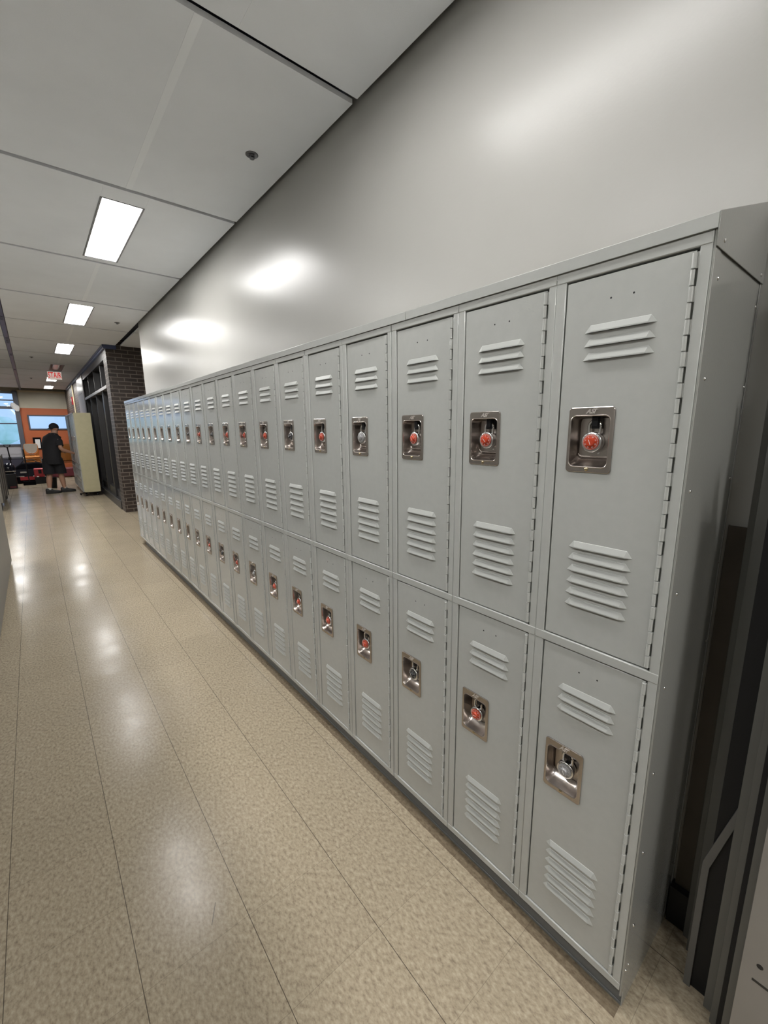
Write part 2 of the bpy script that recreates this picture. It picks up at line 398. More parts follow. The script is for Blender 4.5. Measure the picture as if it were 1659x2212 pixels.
# brick piers and dark storefront along the right of the far corridor
b = MB(); b.box(0.195, 1.9, 9.0, 9.42, 0, 3.115); struct(b.build('wall_brick', 'brick'))
b = MB(); b.box(0.205, 1.9, 14.4, FAR, 0, 3.115); struct(b.build('wall_brick', 'brick'))
w3 = struct(link('window_3', None, None, (0.195, 0, 0)))
b = MB()
b.box(0.0, 0.12, 9.42, 14.4, 2.80, 3.0)
for y, wd in ((9.425, .05), (10.23, .035), (11.40, .035), (12.55, .035), (13.48, .04), (14.36, .05)): b.box(0.02, 0.14, y, y+wd, 0.16, 2.85)
for y in (9.50, 10.90, 11.5): b.box(0.09, 0.16, y, y+0.11, 0.3, 2.3)
b.box(0.05, 0.14, 9.42, 14.4, 0.16, 0.32)
b.build('window_frame', 'bronze', w3, bevel=0.004, seg=1)
b = MB(); b.box(-0.005, 0.13, 9.42, 13.52, 2.30, 2.36); b.build('transom', 'bronze_light', w3, bevel=0.004, seg=1)
b = MB(); b.box(0.12, 0.13, 9.44, 14.4, 0.3, 2.82); b.box(0.13, 0.16, 9.42, 14.4, 0.0, 3.0); b.build('pane', 'dark_glass', w3)
b = MB(); b.box(0.182, 0.36, 9.42, 14.4, 0, 0.165); struct(b.build('trim_3', 'bronze', bevel=0.006))
b = MB(); b.box(0.165, 0.36, 9.0-0.02, 19.2, 2.94, 3.005); b.box(0.150, 0.17, 9.0-0.02, 19.2, 2.97, 3.005); struct(b.build('trim_4', 'track'))
b = MB(); b.box(0.176, 0.20, 13.55, 15.15, 1.2, 2.93); b.box(0.170, 0.18, 13.75, 15.0, 2.5, 2.62); 
o = b.build('wall_panel', 'pale_metal', bevel=0.004); tag(o, 'pale grey metal panel on the far brick wall beside the dark storefront', 'panel')
b = MB(); b.tube([(0.182, 16.85, 0.0), (0.182, 16.85, 2.93)], 0.022); o = b.build('conduit', 'conduit', smooth=True); tag(o, 'cream vertical conduit running up the far brick wall', 'conduit')
o = thing('fire_alarm', 'small red fire alarm box high on the far brick wall', 'alarm', (0.205, 17.3, 2.48))
b = MB(); b.box(-0.06, 0, -0.10, 0.10, -0.12, 0.12); b.build('housing', 'red', o, bevel=0.01)
b = MB(); b.lathe([(0.0, 0.075), (0.045, 0.07), (0.05, 0.06)], (0, 0, 0.03), '-x', 16); b.build('lens', 'sign_white', o, smooth=True)

# outside
b = MB(); b.box(-60, 60, FAR+0.6, 120, -0.6, -0.5); struct(b.build('ground_outside', 'outside'))
b = MB(); random.seed(3)
for i in range(34):
    x = -2.9 - i*1.1 + random.uniform(-.2, .2); r = random.uniform(1.25, 1.45); y = 58 + random.uniform(-1, 1)
    b.lathe([(0.05, -r*1.1), (r*.75, -r*.7), (r, 0), (r*.8, r*.6), (r*.35, r*.95), (0.03, r)], (x, y, 1.62), 'z', 12)
o = b.build('hedge', 'leaf', smooth=True); tag(o, 'pale green hedge seen outside through the tall window', 'hedge', kind='stuff')

# ------------------------------------------------------------------ ceiling lights
def make_light(lit, lamp='lamp'):
    r = thing('ceiling_light', '', 'ceiling light', (0, 0, CZ), group='recessed strip lights in the corridor ceiling')
    b = MB()
    for y0, y1, x0, x1 in ((-.612, .612, -.1275, -.115), (-.612, .612, .115, .1275), (-.612, -.603, -.118, .118), (.603, .612, -.118, .118)):
        b.box(x0, x1, y0, y1, -0.003, 0.09)
    b.build('frame', 'fixture_frame', r)
    b = MB()
    prof = [(-.118, .0), (-.112, .045), (-.085, .075), (.085, .075), (.112, .045), (.118, .0)]
    b.add([(x, -.599, z) for x, z in prof] + [(x, .599, z) for x, z in prof], [(i, i+1, i+7, i+6) for i in range(5)])
    b.add([(x, -.599, z) for x, z in prof], [(0,1,2,3,4,5)]); b.add([(x, .599, z) for x, z in prof], [(0,1,2,3,4,5)])
    b.build('reflector', 'white_metal' if lit else 'reflector_off', r, smooth=True)
    b = MB()
    arc = [(0.078*math.cos(a), 0.052 - 0.044*math.sin(a)) for a in [PI*i/10 for i in range(11)]]
    b.loops([[(x, -.570, z) for x, z in arc], [(x, .570, z) for x, z in arc]], 0, True, True)
    b.build('diffuser', lamp if lit else 'lamp_off', r, smooth=True)
    return r
on = make_light(True); dim = make_light(True, 'lamp_dim'); off = make_light(False)
first = True
NM = {0: 'unseen, added for fill, third and farthest behind the viewer', 1: 'unseen, added for fill, second behind the viewer', 2: 'closest behind the viewer', 3: 'above the near end of the locker row', 4: 'nearest whole one in view', 5: 'second whole one in view', 6: 'third in view, before the unlit one', 7: 'unlit', 8: 'partly hidden by the stair sign', 9: 'last before the far wall'}
for i, c in enumerate(LIGHT_C):
    for xc, side in ((-0.325, 'in the right row'), (-1.85, 'in the left row')):
        if i == 7: 
            if xc < -1: continue
            o = off; lab = 'unlit recessed strip light in front of the stair sign, red sign reflection tinted in'
        else:
            if i == 3 and xc > -1: o = dim
            elif first: o = on; first = False
            else: o = copy_tree(on)
            lab = 'lit strip light %s, %s' % (side, NM[i])
        o.location = (xc, c, CZ); o['label'] = lab

# sprinklers
def make_sprinkler():
    r = thing('sprinkler_head', '', 'sprinkler', (0, 0, CZ), group='ceiling sprinkler heads')
    b = MB(); b.lathe([(0.034, 0.0), (0.034, -0.003), (0.029, -0.006), (0.018, -0.004), (0.012, -0.004), (0.010, -0.010), (0.004, -0.012)], (0,0,0), 'z', 24)
    b.build('escutcheon', 'sprinkler', r, smooth=True)
    b = MB(); b.lathe([(0.003, -0.008), (0.003, -0.018), (0.013, -0.019), (0.013, -0.021), (0.0005, -0.021)], (0,0,0), 'z', 16)
    for s in (-1, 1): b.tube([(s*0.013, 0, -0.004), (s*0.013, 0, -0.012), (s*0.004, 0, -0.019)], 0.002, 6)
    b.build('deflector', 'sprinkler', r, smooth=True)
    return r
sp = make_sprinkler()
for i, (x, y, lab) in enumerate(((0.136, 2.264, 'round dark sprinkler head in the ceiling, the largest and nearest one'), (0.132, 7.07, 'round dark sprinkler head in the ceiling by the free end of the right wall'),
                          (-0.787, 11.44, 'small sprinkler head in the ceiling near the track, before the stair sign'), (-0.79, 16.0, 'smallest sprinkler head in the ceiling near the track, beyond the stair sign'))):
    o = sp if i == 0 else copy_tree(sp); o.location = (x, y, CZ); o['label'] = lab

# stair sign
o = thing('stair_sign', 'white box sign with red letters STAIR hanging below the ceiling', 'sign', (-0.352, 13.7, 3.0))
b = MB(); b.box(-0.145, 0.145, 0, 0.09, -0.21, -0.012); b.build('housing', 'sign_white', o, bevel=0.004)
b = MB(); b.box(-0.138, 0.138, -0.003, 0.001, -0.203, -0.019); b.build('face', 'sign_face', o)
b = MB(); text_on(b, 'STAIR', 0.155, face_minus_y((0.0, -0.0045, -0.108)) @ Matrix.Diagonal((0.66, 1.25, 1, 1)), 0, ext=0.001, bevel=0.0022)
b.build('lettering', 'sign_red', o)
b = MB(); b.box(-0.02, 0.02, 0.03, 0.06, -0.012, 0.02); b.build('bracket', 'white_metal', o)

# ------------------------------------------------------------------ lockers
# column local frame: x depth (+ into wall), y along the row (near/hinge side 0), z up
Z_U = (0.987, 1.845); Z_L = (0.1005, 0.957)
DY0, DY1 = 0.0300, 0.2762
def frame_mesh():
    b = MB(); wd = W12-0.0012
    for y0, y1 in ((0.0, 0.0204), (0.2795, wd)): b.box(0.0006, 0.032, y0, y1, 0.0755, 1.8705)
    for z0, z1 in ((1.8490, 1.871), (0.9605, 0.9845), (0.075, 0.0980)): b.box(-0.0004, 0.031, 0.0, wd, z0, z1)
    m = b.mesh('locker_frame', ['locker'], bevel=0.0022, seg=2)
    b2 = MB(); b2.box(0.046, 0.376, 0.001, wd-0.001, 0.076, 1.868)
    bm = bmesh.new(); bm.from_mesh(m); me2 = b2.mesh('locker_body', ['locker']); n0 = len(bm.faces); bm.from_mesh(me2); bm.faces.ensure_lookup_table()
    for f in bm.faces[n0:]:
        if f.normal.x < -0.9: f.material_index = 1  # door-gap shade painted on the body front
    bm.to_mesh(m); bm.free(); m.materials.append(M['dark'])
    bpy.data.meshes.remove(me2)
    return m
def door_mesh(z0, z1):
    # origin at hinge line (y=DY0) and z0
    h = z1-z0; wd = DY1-DY0; oz = 0.432
    b = MB()
    ys = [0, 0.150-DY0, 0.2445-DY0, wd]; zs = [0, oz+0.006, oz+0.1395, h]
    fx, bx_ = 0.0015, 0.020
    vs = []; idx = {}
    for xi, x in enumerate((fx, bx_)):
        for i, y in enumerate(ys):
            for j, z in enumerate(zs):
                idx[(xi, i, j)] = len(vs); vs.append((x, y, z))
    fs = []
    for xi in (0, 1):
        for i in range(3):
            for j in range(3):
                if (i, j) == (1, 1): continue
                fs.append((idx[xi,i,j], idx[xi,i+1,j], idx[xi,i+1,j+1], idx[xi,i,j+1]))
    for i in range(3):
        fs.append((idx[0,i,0], idx[0,i+1,0], idx[1,i+1,0], idx[1,i,0])); fs.append((idx[0,i,3], idx[0,i+1,3], idx[1,i+1,3], idx[1,i,3]))
        fs.append((idx[0,0,i], idx[0,0,i+1], idx[1,0,i+1], idx[1,0,i])); fs.append((idx[0,3,i], idx[0,3,i+1], idx[1,3,i+1], idx[1,3,i]))
    for a, c in (((1,1),(2,1)), ((2,1),(2,2)), ((2,2),(1,2)), ((1,2),(1,1))):
        fs.append((idx[(0,)+a], idx[(0,)+c], idx[(1,)+c], idx[(1,)+a]))
    b.add(vs, fs, 0)
    m = b.mesh('door_skin', ['locker', 'dark', 'louvre'], bevel=0.0016, seg=2)
    # louvres, number-plate holes
    b = MB()
    def louvre(z):
        L0, L1 = 0.0795-DY0, 0.2285-DY0
        p = 0.0068; x = 0.0016
        A = [(x, L0, z), (x, L1, z)]                                # bottom corners on door
        Bt = [(x-p, L0+0.016, z-0.0004), (x-p, L1-0.016, z-0.0004)]    # projecting lip
        Bu = [(x-p, L0+0.016, z+0.0022), (x-p, L1-0.016, z+0.0022)]
        T = [(x-0.0012, L0+0.0125, z+0.0152), (x-0.0012, L1-0.0125, z+0.0152)]
        T2 = [(x+0.0005, L0+0.0125, z+0.0166), (x+0.0005, L1-0.0125, z+0.0166)]
        vs = [A[0], A[1], Bt[0], Bt[1], Bu[0], Bu[1], T[0], T[1], T2[0], T2[1], (x+0.001, L0, z), (x+0.001, L1, z)]
        b.add(vs, [(2,3,5,4), (4,5,7,6), (6,7,9,8), (0,2,4), (0,4,6), (0,6,8), (1,5,3), (1,7,5), (1,9,7)], 2)
        b.add([A[0], A[1], Bt[1], Bt[0]], [(0,1,2,3)], 1)  # slot shade painted on the underside
    for k in range(3): louvre(h-0.115-0.0296*k)
    for k in range(6): louvre(0.2445-0.0297*k)
    m2 = b.mesh('louvres', ['locker', 'dark', 'louvre'])
    b = MB()
    for y in (0.1760-DY0, 0.1300-DY0): b.lathe([(0.0021, -0.001), (0.0021, 0.0002)], (0.0014, y, h-0.050), '-x', 10, 0)
    m3 = b.mesh('plate_holes', ['dark'])
    bm = bmesh.new(); bm.from_mesh(m); bm.from_mesh(m2)
    n0 = len(bm.faces); bm.from_mesh(m3); bm.faces.ensure_lookup_table()
    for f in bm.faces[n0:]: f.material_index = 1
    bm.to_mesh(m); bm.free()
    bpy.data.meshes.remove(m2); bpy.data.meshes.remove(m3)
    return m
def hinge_mesh(h):
    b = MB(); p = 0.0293; n = int(h/p); y = -0.0035; x = -0.0012
    for k in range(n):
        z = (h-n*p)/2 + k*p
        q, yo = (0.0044, 0.0) if k % 2 == 0 else (0.0040, 0.0007)
        b.lathe([(0.0015, 0.0004), (q, 0.0010), (q, p-0.0014), (0.0015, p-0.0008)], (x, y+yo, z), 'z', 12)
        if k % 2 == 0: b.box(0.0010, 0.012, y-0.0082, y-0.002, z+0.001, z+p-0.001)
    b.box(0.002, 0.018, y-0.0015, y+0.004, 0.001, h-0.001); b.box(0.0085, 0.018, y-0.009, y-0.001, 0.001, h-0.001)
    return b.mesh('hinge', ['locker'], smooth=True)
def pan_mesh():
    # local to door origin: z0 = 0.4305 above the door bottom
    b = MB(); z = 0.4305; d = DY0
    L = [rrect(.1445-d, .2500-d, z+.000, z+.150, .008, .002), rrect(.1445-d, .2500-d, z+.000, z+.150, .008, -.0010),
         rrect(.1458-d, .2487-d, z+.0013, z+.1487, .007, -.0020), rrect(.1512-d, .2452-d, z+.0110, z+.1325, .014, -.0020),
         rrect(.1525-d, .2440-d, z+.0125, z+.1312, .013, -.0028), rrect(.1535-d, .2430-d, z+.0138, z+.1300, .012, -.0020),
         rrect(.1545-d, .2420-d, z+.0150, z+.1290, .012, .0030), rrect(.1550-d, .2415-d, z+.0165, z+.1285, .012, .0100), rrect(.1560-d, .2408-d, z+.0195, z+.1280, .012, .0180),
         rrect(.1575-d, .2396-d, z+.0245, z+.1272, .012, .0255), rrect(.1590-d, .2380-d, z+.0300, z+.1265, .011, .0310), rrect(.1610-d, .2365-d, z+.0350, z+.1255, .010, .0345)]
    b.loops(L, 0, False, True)
    # raised back plate with a bright lower lip
    P = [rrect(.1590-d, .2330-d, z+.036, z+.1255, .006, .0340), rrect(.1590-d, .2330-d, z+.036, z+.1255, .006, .0310)]
    b.loops(P, 0, False, True)
    b.tube([(.031, .1585-d, z+.0350), (.0302, .2270-d, z+.0350), (.0302, .2335-d, z+.0372), (.0305, .2365-d, z+.0420)], .0020, 8, 0)
    m = b.mesh('handle_pan', ['steel'], smooth=True, ang=14)
    return m
def emblem_mesh():
    b = MB(); z = 0.4305; d = DY0
    text_on(b, 'ASI', 0.0150, face_minus_x((-.0022, .1985-d, z+.1400)), 0, ext=0.0008, shear=0.40, bevel=0.0004)
    b.box(-.0030, -.0018, .1815-d, .1890-d, z+.1440, z+.1455)
    return b.mesh('emblem', ['emblem'])
def rivet_mesh():
    b = MB(); z = 0.4305; d = DY0
    b.lathe([(0.0046, 0.0), (0.0044, 0.0012), (0.0030, 0.0024), (0.0003, 0.0029)], (-.0020, .1983-d, z+.0078), '-x', 14, 0)
    return b.mesh('rivet', ['brass'], smooth=True)
def screw_mesh():
    b = MB(); z = 0.4305; d = DY0
    b.lathe([(0.0036, 0.0), (0.0034, 0.0012), (0.0022, 0.0022), (0.0003, 0.0026)], (.0310, .1880-d, z+.0440), '-x', 14, 0)
    return b.mesh('screw', ['chrome'], smooth=True)
def latch_mesh():
    b = MB(); z = 0.4305; d = DY0
    b.box(.0155, .0320, .1840-d, .2030-d, z+.1010, z+.1285); b.box(.012, .017, .186-d, .201-d, z+.106, z+.128)
    return b.mesh('latch', ['black_plastic'], bevel=0.0012)

FM = frame_mesh()
DM = {'u': door_mesh(*Z_U), 'l': door_mesh(*Z_L)}
HM = {'u': hinge_mesh(Z_U[1]-Z_U[0]), 'l': hinge_mesh(Z_L[1]-Z_L[0])}
PM, RM, SM, LM, EM = pan_mesh(), rivet_mesh(), screw_mesh(), latch_mesh(), emblem_mesh()

UP = {1:'red',2:'red',3:'red',4:'silver',5:'red',6:'black',7:'red',8:'red',9:'red',10:'black',11:'red',12:'black',13:'black'}
LO = {1:'silver',2:'red',3:'black',4:'red',5:'red',6:'red',7:'red',8:'silver',9:'red',10:'black',11:'red',12:'silver'}
ORD = ['nearest','second','third','fourth','fifth','sixth','seventh','eighth','ninth','tenth','eleventh','twelfth','thirteenth','fourteenth','fifteenth','sixteenth','seventeenth','eighteenth','nineteenth','twentieth','last']
SEAM = {1: -0.0012, 2: -0.0026}
def col_y(k):  # k = 1..NCOL -> near edge
    return (k-1)*W12 + SEAM.get(k-1, 0.0) + (0.0012 if k == 3 else 0)
rng = random.Random(21)
TILT = {}
proto = None
for k in range(1, NCOL+1):
    if k <= 12: lk = '%s lock above, %s lock below' % (UP[k], LO[k])
    elif k == 13: lk = 'black lock above, none seen below'
    else: lk = 'no lock showing'
    lab = '%s grey locker column from the near end, %s' % (ORD[k-1] if k < NCOL else 'farthest', lk)
    if proto is None:
        r = thing('locker', lab, 'locker', (0, 0, 0), group='grey two-door locker columns along the right wall')
        link('frame', FM, r)
        for key, zz in (('u', Z_U[0]), ('l', Z_L[0])):
            d = link('door', DM[key], r, (0.0015, DY0, zz))
            link('hinge', HM[key], d); link('handle_pan', PM, d); link('rivet', RM, d); link('screw', SM, d); link('latch', LM, d); link('emblem', EM, d)
        proto = r
    else:
        r = copy_tree(proto); r['label'] = lab
    r.location = (0, col_y(k), 0)
    for d in r.children:
        if d.name.startswith('door'):
            d.rotation_euler = (0, rng.uniform(-0.0022, 0.0022), rng.uniform(-0.011, 0.011) if k > 12 else rng.uniform(-0.006, 0.006) if k > 3 else rng.uniform(-0.002, 0.002))
near = proto
# finished end panel on the near column
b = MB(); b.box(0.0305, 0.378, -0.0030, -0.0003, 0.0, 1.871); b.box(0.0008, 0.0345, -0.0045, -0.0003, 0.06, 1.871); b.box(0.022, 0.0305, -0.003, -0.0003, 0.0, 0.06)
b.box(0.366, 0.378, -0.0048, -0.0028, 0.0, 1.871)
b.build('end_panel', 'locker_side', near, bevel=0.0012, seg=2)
b = MB()
for z in (1.795, 1.614, 1.391, 1.167, .942, .717, .491, .266): b.lathe([(0.0038, 0), (0.0034, 0.0014), (0.002, 0.0024), (0.0002, 0.0028)], (0, 0, 0), 'z', 10); b.v[-40:] = [(0.0335+p[0], -0.0044-p[2], z+p[1]) for p in b.v[-40:]]
for z in (1.80, 1.617, 1.393, 1.169, .945, .70, .45, .2): b.lathe([(0.0038, 0), (0.0034, 0.0014), (0.002, 0.0024), (0.0002, 0.0028)], (0, 0, 0), 'z', 10); b.v[-40:] = [(0.359+p[0], -0.0029-p[2], z+p[1]) for p in b.v[-40:]]
for x, z in ((0.016, .135), (0.030, .140)): b.lathe([(0.003, 0), (0.0027, 0.0014), (0.0016, 0.0024), (0.0002, 0.0028)], (0, 0, 0), 'z', 10); b.v[-40:] = [(x+p[0], -0.0044-p[2], z+p[1]) for p in b.v[-40:]]
b.build('rivet', 'chrome', near, smooth=True)

# plinth under the row
b = MB(); b.box(0.0255, 0.372, 0.0, 6.20, 0.0, 0.0745); b.box(0.0225, 0.0255, 0.0, 6.20, 0.0, 0.010)
o = b.build('plinth', 'base_grey', bevel=0.002); tag(o, 'dark grey recessed plinth under the long row of grey lockers', 'plinth')

# sloping hoods on top of the row
cuts = [0.0, 0.834, 2.70, 4.53, 6.40]
names = ['grey sloping locker top over the nearest columns, with a closed end', 'grey sloping locker top, second length from the near end', 'grey sloping locker top, third length from the near end', 'grey sloping locker top, farthest length by the brick pier']
for i in range(4):
    y0, y1 = cuts[i]+(0.0008 if i else -0.0053), cuts[i+1]-0.0008
    h = thing('sloping_top', names[i], 'locker top', (0, y0, 1.8712), group='sloping tops along the grey lockers')
    L = y1-y0; b = MB(); rise = 1.00
    prof = [(-0.004, 0.0), (-0.004, 0.0265), (0.376, 0.0265+0.130), (0.376, 0.1545), (-0.0015, 0.0245), (-0.0015, 0.0)]
    b.prism(prof, 'y', 0, L)
    b.box(-0.004, 0.03, 0, L, 0.0, 0.0016)
    b.build('cover', 'locker', h, bevel=0.0012, seg=2)
    if i in (0, 3):
        b = MB(); ya, yb = (-0.0022, -0.0002) if i == 0 else (L+0.0003, L+0.0023)
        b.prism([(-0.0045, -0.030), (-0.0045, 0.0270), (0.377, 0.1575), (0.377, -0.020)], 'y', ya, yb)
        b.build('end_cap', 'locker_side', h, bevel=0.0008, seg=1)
        if i == 0:
            b = MB()
            for x, z in ((0.035, -0.012), (0.345, -0.006)):
                b.lathe([(0.0042, 0), (0.0038, 0.0014), (0.002, 0.0026), (0.0002, 0.003)], (0, 0, 0), 'z', 10); b.v[-40:] = [(x+p[0], -0.0022-p[2], z+p[1]) for p in b.v[-40:]]
            b.build('screw', 'chrome', h, smooth=True)

# ------------------------------------------------------------------ padlocks
def lock_meshes():
    b = MB()
    b.lathe([(0.0185, -0.0185), (0.0228, -0.0165), (0.0236, -0.012), (0.0236, 0.0), (0.0230, 0.0024), (0.0218, 0.0034), (0.0165, 0.0036)], (0,0,0), '-x', 40, 0)
    for i, ch in enumerate('MASTER'):
        a = math.radians(90 + 52 - i*21)
        text_on(b, ch, 0.0042, face_minus_x((-0.0037, -0.0208*math.cos(a), 0.0208*math.sin(a)), a-PI/2), 1, ext=0.0001)
    body = b.mesh('padlock_body', ['lock_body', 'mark_black'], smooth=True)
    b = MB(); R = 0.0128
    pts = [(0.008, -R, 0.012), (0.008, -R, 0.036)] + [(0.008, -R*math.cos(a), 0.036+R*math.sin(a)) for a in [PI*i/10 for i in range(1, 10)]] + [(0.008, R, 0.036), (0.008, R, 0.012)]
    b.tube(pts, 0.0036, 10, 0); sh = b.mesh('shackle', ['chrome'], smooth=True)
    dials = {}
    for c in ('red', 'black', 'silver'):
        b = MB()
        b.lathe([(0.0182, 0.0030), (0.0184, 0.0052), (0.0180, 0.0062), (0.0150, 0.0070), (0.0105, 0.0082), (0.0095, 0.0120), (0.0085, 0.0136), (0.0003, 0.0142)], (0,0,0), '-x', 40, 0)
        for i in range(40):
            a = 2*PI*i/40; ln = 0.0026 if i % 5 else 0.0034
            r0, r1 = 0.0177-ln, 0.0178
            ca, sa = math.cos(a), math.sin(a); w = 0.00032
            x0, x1 = -0.0068, -0.0064
            q = [(x0-0.0003*(1 if rr == r0 else 0), rr*ca - s*w*sa, rr*sa + s*w*ca) for rr, s in ((r0,-1),(r1,-1),(r1,1),(r0,1))]
            b.add(q, [(0,1,2,3)], 1)
        for i in range(8):
            a = 2*PI*i/8 + 0.35
            text_on(b, str(i*5), 0.0042, face_minus_x((-0.0081, 0.0122*math.cos(a), 0.0122*math.sin(a)), -(a-PI/2)), 1, ext=0.0001)
        b.obox((-0.0142, 0, 0.0), (0.0003, 0.0005, 0.006), Matrix.Rotation(-0.4, 3, 'X'), 1)
        dials[c] = b.mesh('dial_'+c, ['dial_'+c, 'mark_white'], smooth=True)
    return body, sh, dials
LB, LS, LD = lock_meshes()
rl = random.Random(5)
for tier, table, zc in (('upper', UP, Z_U[0]+0.4305+0.0705), ('lower', LO, Z_L[0]+0.4305+0.0705)):
    for k, c in table.items():
        lab = '%s-dial combination padlock on the %s door of the %s locker from the near end' % (c if c != 'silver' else 'grey', tier, ORD[k-1])
        if k == 1: lab = lab.replace(' from the near end', '')
        r = thing('padlock', lab, 'padlock', (0.0125, col_y(k)+0.1965+rl.uniform(-.002, .002), zc), (rl.uniform(-.12, .12) if k > 1 else 0.03, 0, rl.uniform(-.12, .12) if k > 2 else 0.05), group='combination padlocks on the grey lockers')
        link('body', LB, r); link('shackle', LS, r); d = link('dial', LD[c], r); d.rotation_euler = (rl.uniform(0, 6.28) if k > 1 else 0, 0, 0)

# ------------------------------------------------------------------ loose panels leaning beside the near end
def loose(name, label, x, y_edge, wd, h, m, flange=0.018, cham=0.0, lean=0.0, group='loose metal panels stacked beside the near locker'):
    o = thing(name, label, 'panel', (x, y_edge, 0), (0, lean, 0), group)
    b = MB()
    if cham: b.prism([(0, 0), (0, h-cham), (-cham*0.45, h), (-wd, h), (-wd, 0)], 'x', 0, 0.0022)
    else: b.box(0, 0.0022, -wd, 0, 0, h)
    b.build('sheet', m, o, bevel=0.0008, seg=1)
    if flange:
        b = MB(); b.box(0.0022, flange, -0.0022, 0, 0, h-cham); b.box(0.0022, flange, -wd, -wd+0.0022, 0, h-cham)
        b.build('flange', m, o)
    return o
brown = loose('loose_panel', 'brown-black panel standing low against the wall right of the near locker end', 0.368, -0.012, 0.26, 1.142, 'stack_brown', 0.010)
brown.location.z = 0.1285
loose('loose_panel', 'tall narrow dark grey panel beside the brown-black panel in the loose stack', 0.335, -0.056, 0.07, 1.86, 'stack_grey', 0.014)
loose('loose_panel', 'tall narrow grey panel standing just in front of the dark grey one', 0.300, -0.074, 0.12, 1.62, 'stack_grey', 0.014)
loose('loose_panel', 'black sheet standing for the gap shade in the middle of the loose stack', 0.216, -0.107, 0.24, 1.50, 'stack_shade', 0.010)  # added sheet, the dark of the gap put into its colour
b = MB(); b.prism([(0, 0), (0, 0.41), (-0.052, 0.62), (-0.066, 0.62), (-0.016, 0.40), (-0.016, 0)], 'x', 0, 0.006)
o = b.build('bent_trim', 'stack_mid', None, (0.207, -0.0925, 0), bevel=0.001, seg=1); tag(o, 'bent grey metal strip standing in front of the black shade sheet in the loose stack', 'metal strip')
loose('loose_panel', 'grey panel just in front of the black shade sheet and bent strip', 0.190, -0.144, 0.30, 1.50, 'stack_grey', 0.012)
loose('loose_panel', 'grey panel second from the front of the loose stack', 0.165, -0.163, 0.30, 1.48, 'stack_grey', 0.012)
loose('loose_panel', 'black sheet standing for the gap shade behind the front panel of the loose stack', 0.146, -0.178, 0.30, 1.48, 'stack_shade', 0.0)  # thin gap shade, likewise added as a black sheet
loose('loose_panel', 'dark grey panel directly behind the light grey slotted front panel', 0.128, -0.189, 0.30, 1.50, 'stack_grey', 0.012)
o = loose('loose_panel', 'light grey slotted panel at the front of the loose stack', 0.105, -0.204, 0.38, 1.50, 'stack_light', 0.016)
b = MB()
b.lathe([(0.006, 0.0), (0.006, 0.0006)], (-0.0001, -0.031, 0.335), '-x', 14); b.box(-0.0007, 0.0, -0.075, -0.022, 0.288, 0.294)
b.build('slot', 'mark_black', o)

# ------------------------------------------------------------------ left side things
o = thing('locker', 'plain grey back of a freestanding locker at the left edge of the picture', 'locker', (0, 0, 0))
b = MB(); b.box(-1.74, -1.352, 2.45, 6.29, 0.03, 1.83); b.build('body', 'far_side', o, bevel=0.004)
b = MB(); b.box(-1.72, -1.375, 2.5, 6.25, 0.0, 0.03); b.build('foot', 'dark', o)
o = thing('locker', 'plain grey freestanding locker back out of view, added nearer than the left edge one to shade the floor', 'locker', (0, 0, 0))
b = MB(); b.box(-1.74, -1.352, -2.6, 2.44, 0.03, 1.83); b.build('body', 'far_side', o, bevel=0.004)  # unseen body, added to shade the left of the floor
b = MB(); b.box(-1.72, -1.375, -2.55, 2.4, 0.0, 0.03); b.build('foot', 'dark', o)
o = thing('metal_trolley', 'low weathered grey metal trolley with dark stripes beyond the left locker', 'trolley', (-1.56, 10.7, 0))
b = MB(); b.box(-0.35, 0, 0, 2.1, 0.16, 1.0); b.build('body', 'post_grey', o, bevel=0.01)
for y in (0.05, 0.62, 1.25, 1.9):
    b = MB(); b.box(0.0, 0.012, y, y+0.10, 0.10, 1.02); b.build('stripe', 'stripe_dark', o)
for y in (0.12, 1.95):
    b = MB(); b.lathe([(0.02, -0.03), (0.06, -0.025), (0.06, 0.025), (0.02, 0.03)], (-0.06, y, 0.062), '-x', 16); b.build('wheel', 'black_plastic', o, smooth=True)
    b = MB(); b.box(-0.09, -0.03, y-0.04, y+0.04, 0.06, 0.17); b.build('caster_fork', 'stripe_dark', o)

# ------------------------------------------------------------------ old locker on a dolly
oy0, oy1, ox0, ox1, oz0, oz1 = 11.94, 14.42, -0.225, 0.115, 0.10, 1.93
old = thing('old_locker', 'old locker unit with a cream unpainted side standing on a dolly', 'locker', (ox0, oy0, 0))
b = MB(); wx, wy = ox1-ox0, oy1-oy0
b.box(0.02, wx, 0.0, wy, oz0, oz1); b.build('body', 'old_front', old)
b = MB(); b.box(0.022, wx+0.001, -0.004, 0.0, oz0+0.001, oz1); b.box(0.33, 0.335, -0.006, -0.004, 0.5, 1.4); b.build('side_panel', 'cream', old, bevel=0.002)
b = MB(); n = 8; cw = wy/n
for i in range(n+1): y = min(max(i*cw, 0.012), wy-0.012); b.box(0.0, 0.02, y-0.012, y+0.012, oz0, oz1)
for z in (oz0+0.012, 0.62, 0.75, oz1-0.012): b.box(0.001, 0.02, 0.0, wy, z-0.012, z+0.012)
b.build('frame', 'old_front', old, bevel=0.002)
for i in range(n):
    y = i*cw+0.014
    for z0, z1 in ((oz0+0.028, 0.605), (0.765, oz1-0.028)):
        open_ = (i in (4, 5) and z0 > 0.7)  # open lockers: a black sheet stands for the shaded inside
        b = MB(); b.box(0.008, 0.02, y, y+cw-0.028, z0, z1)
        if not open_:
            for kk in range(4): b.box(0.004, 0.008, y+0.05, y+cw-0.08, z0+0.10+kk*0.035, z0+0.115+kk*0.035)
        d = b.build('door', 'dark' if open_ else 'old_front', old, bevel=0.001, seg=1)
        if not open_:
            b = MB(); b.box(-0.004, 0.009, y+cw*0.55, y+cw*0.72, (z0+z1)/2-0.04, (z0+z1)/2+0.06); b.build('handle', 'chrome', d, bevel=0.002)
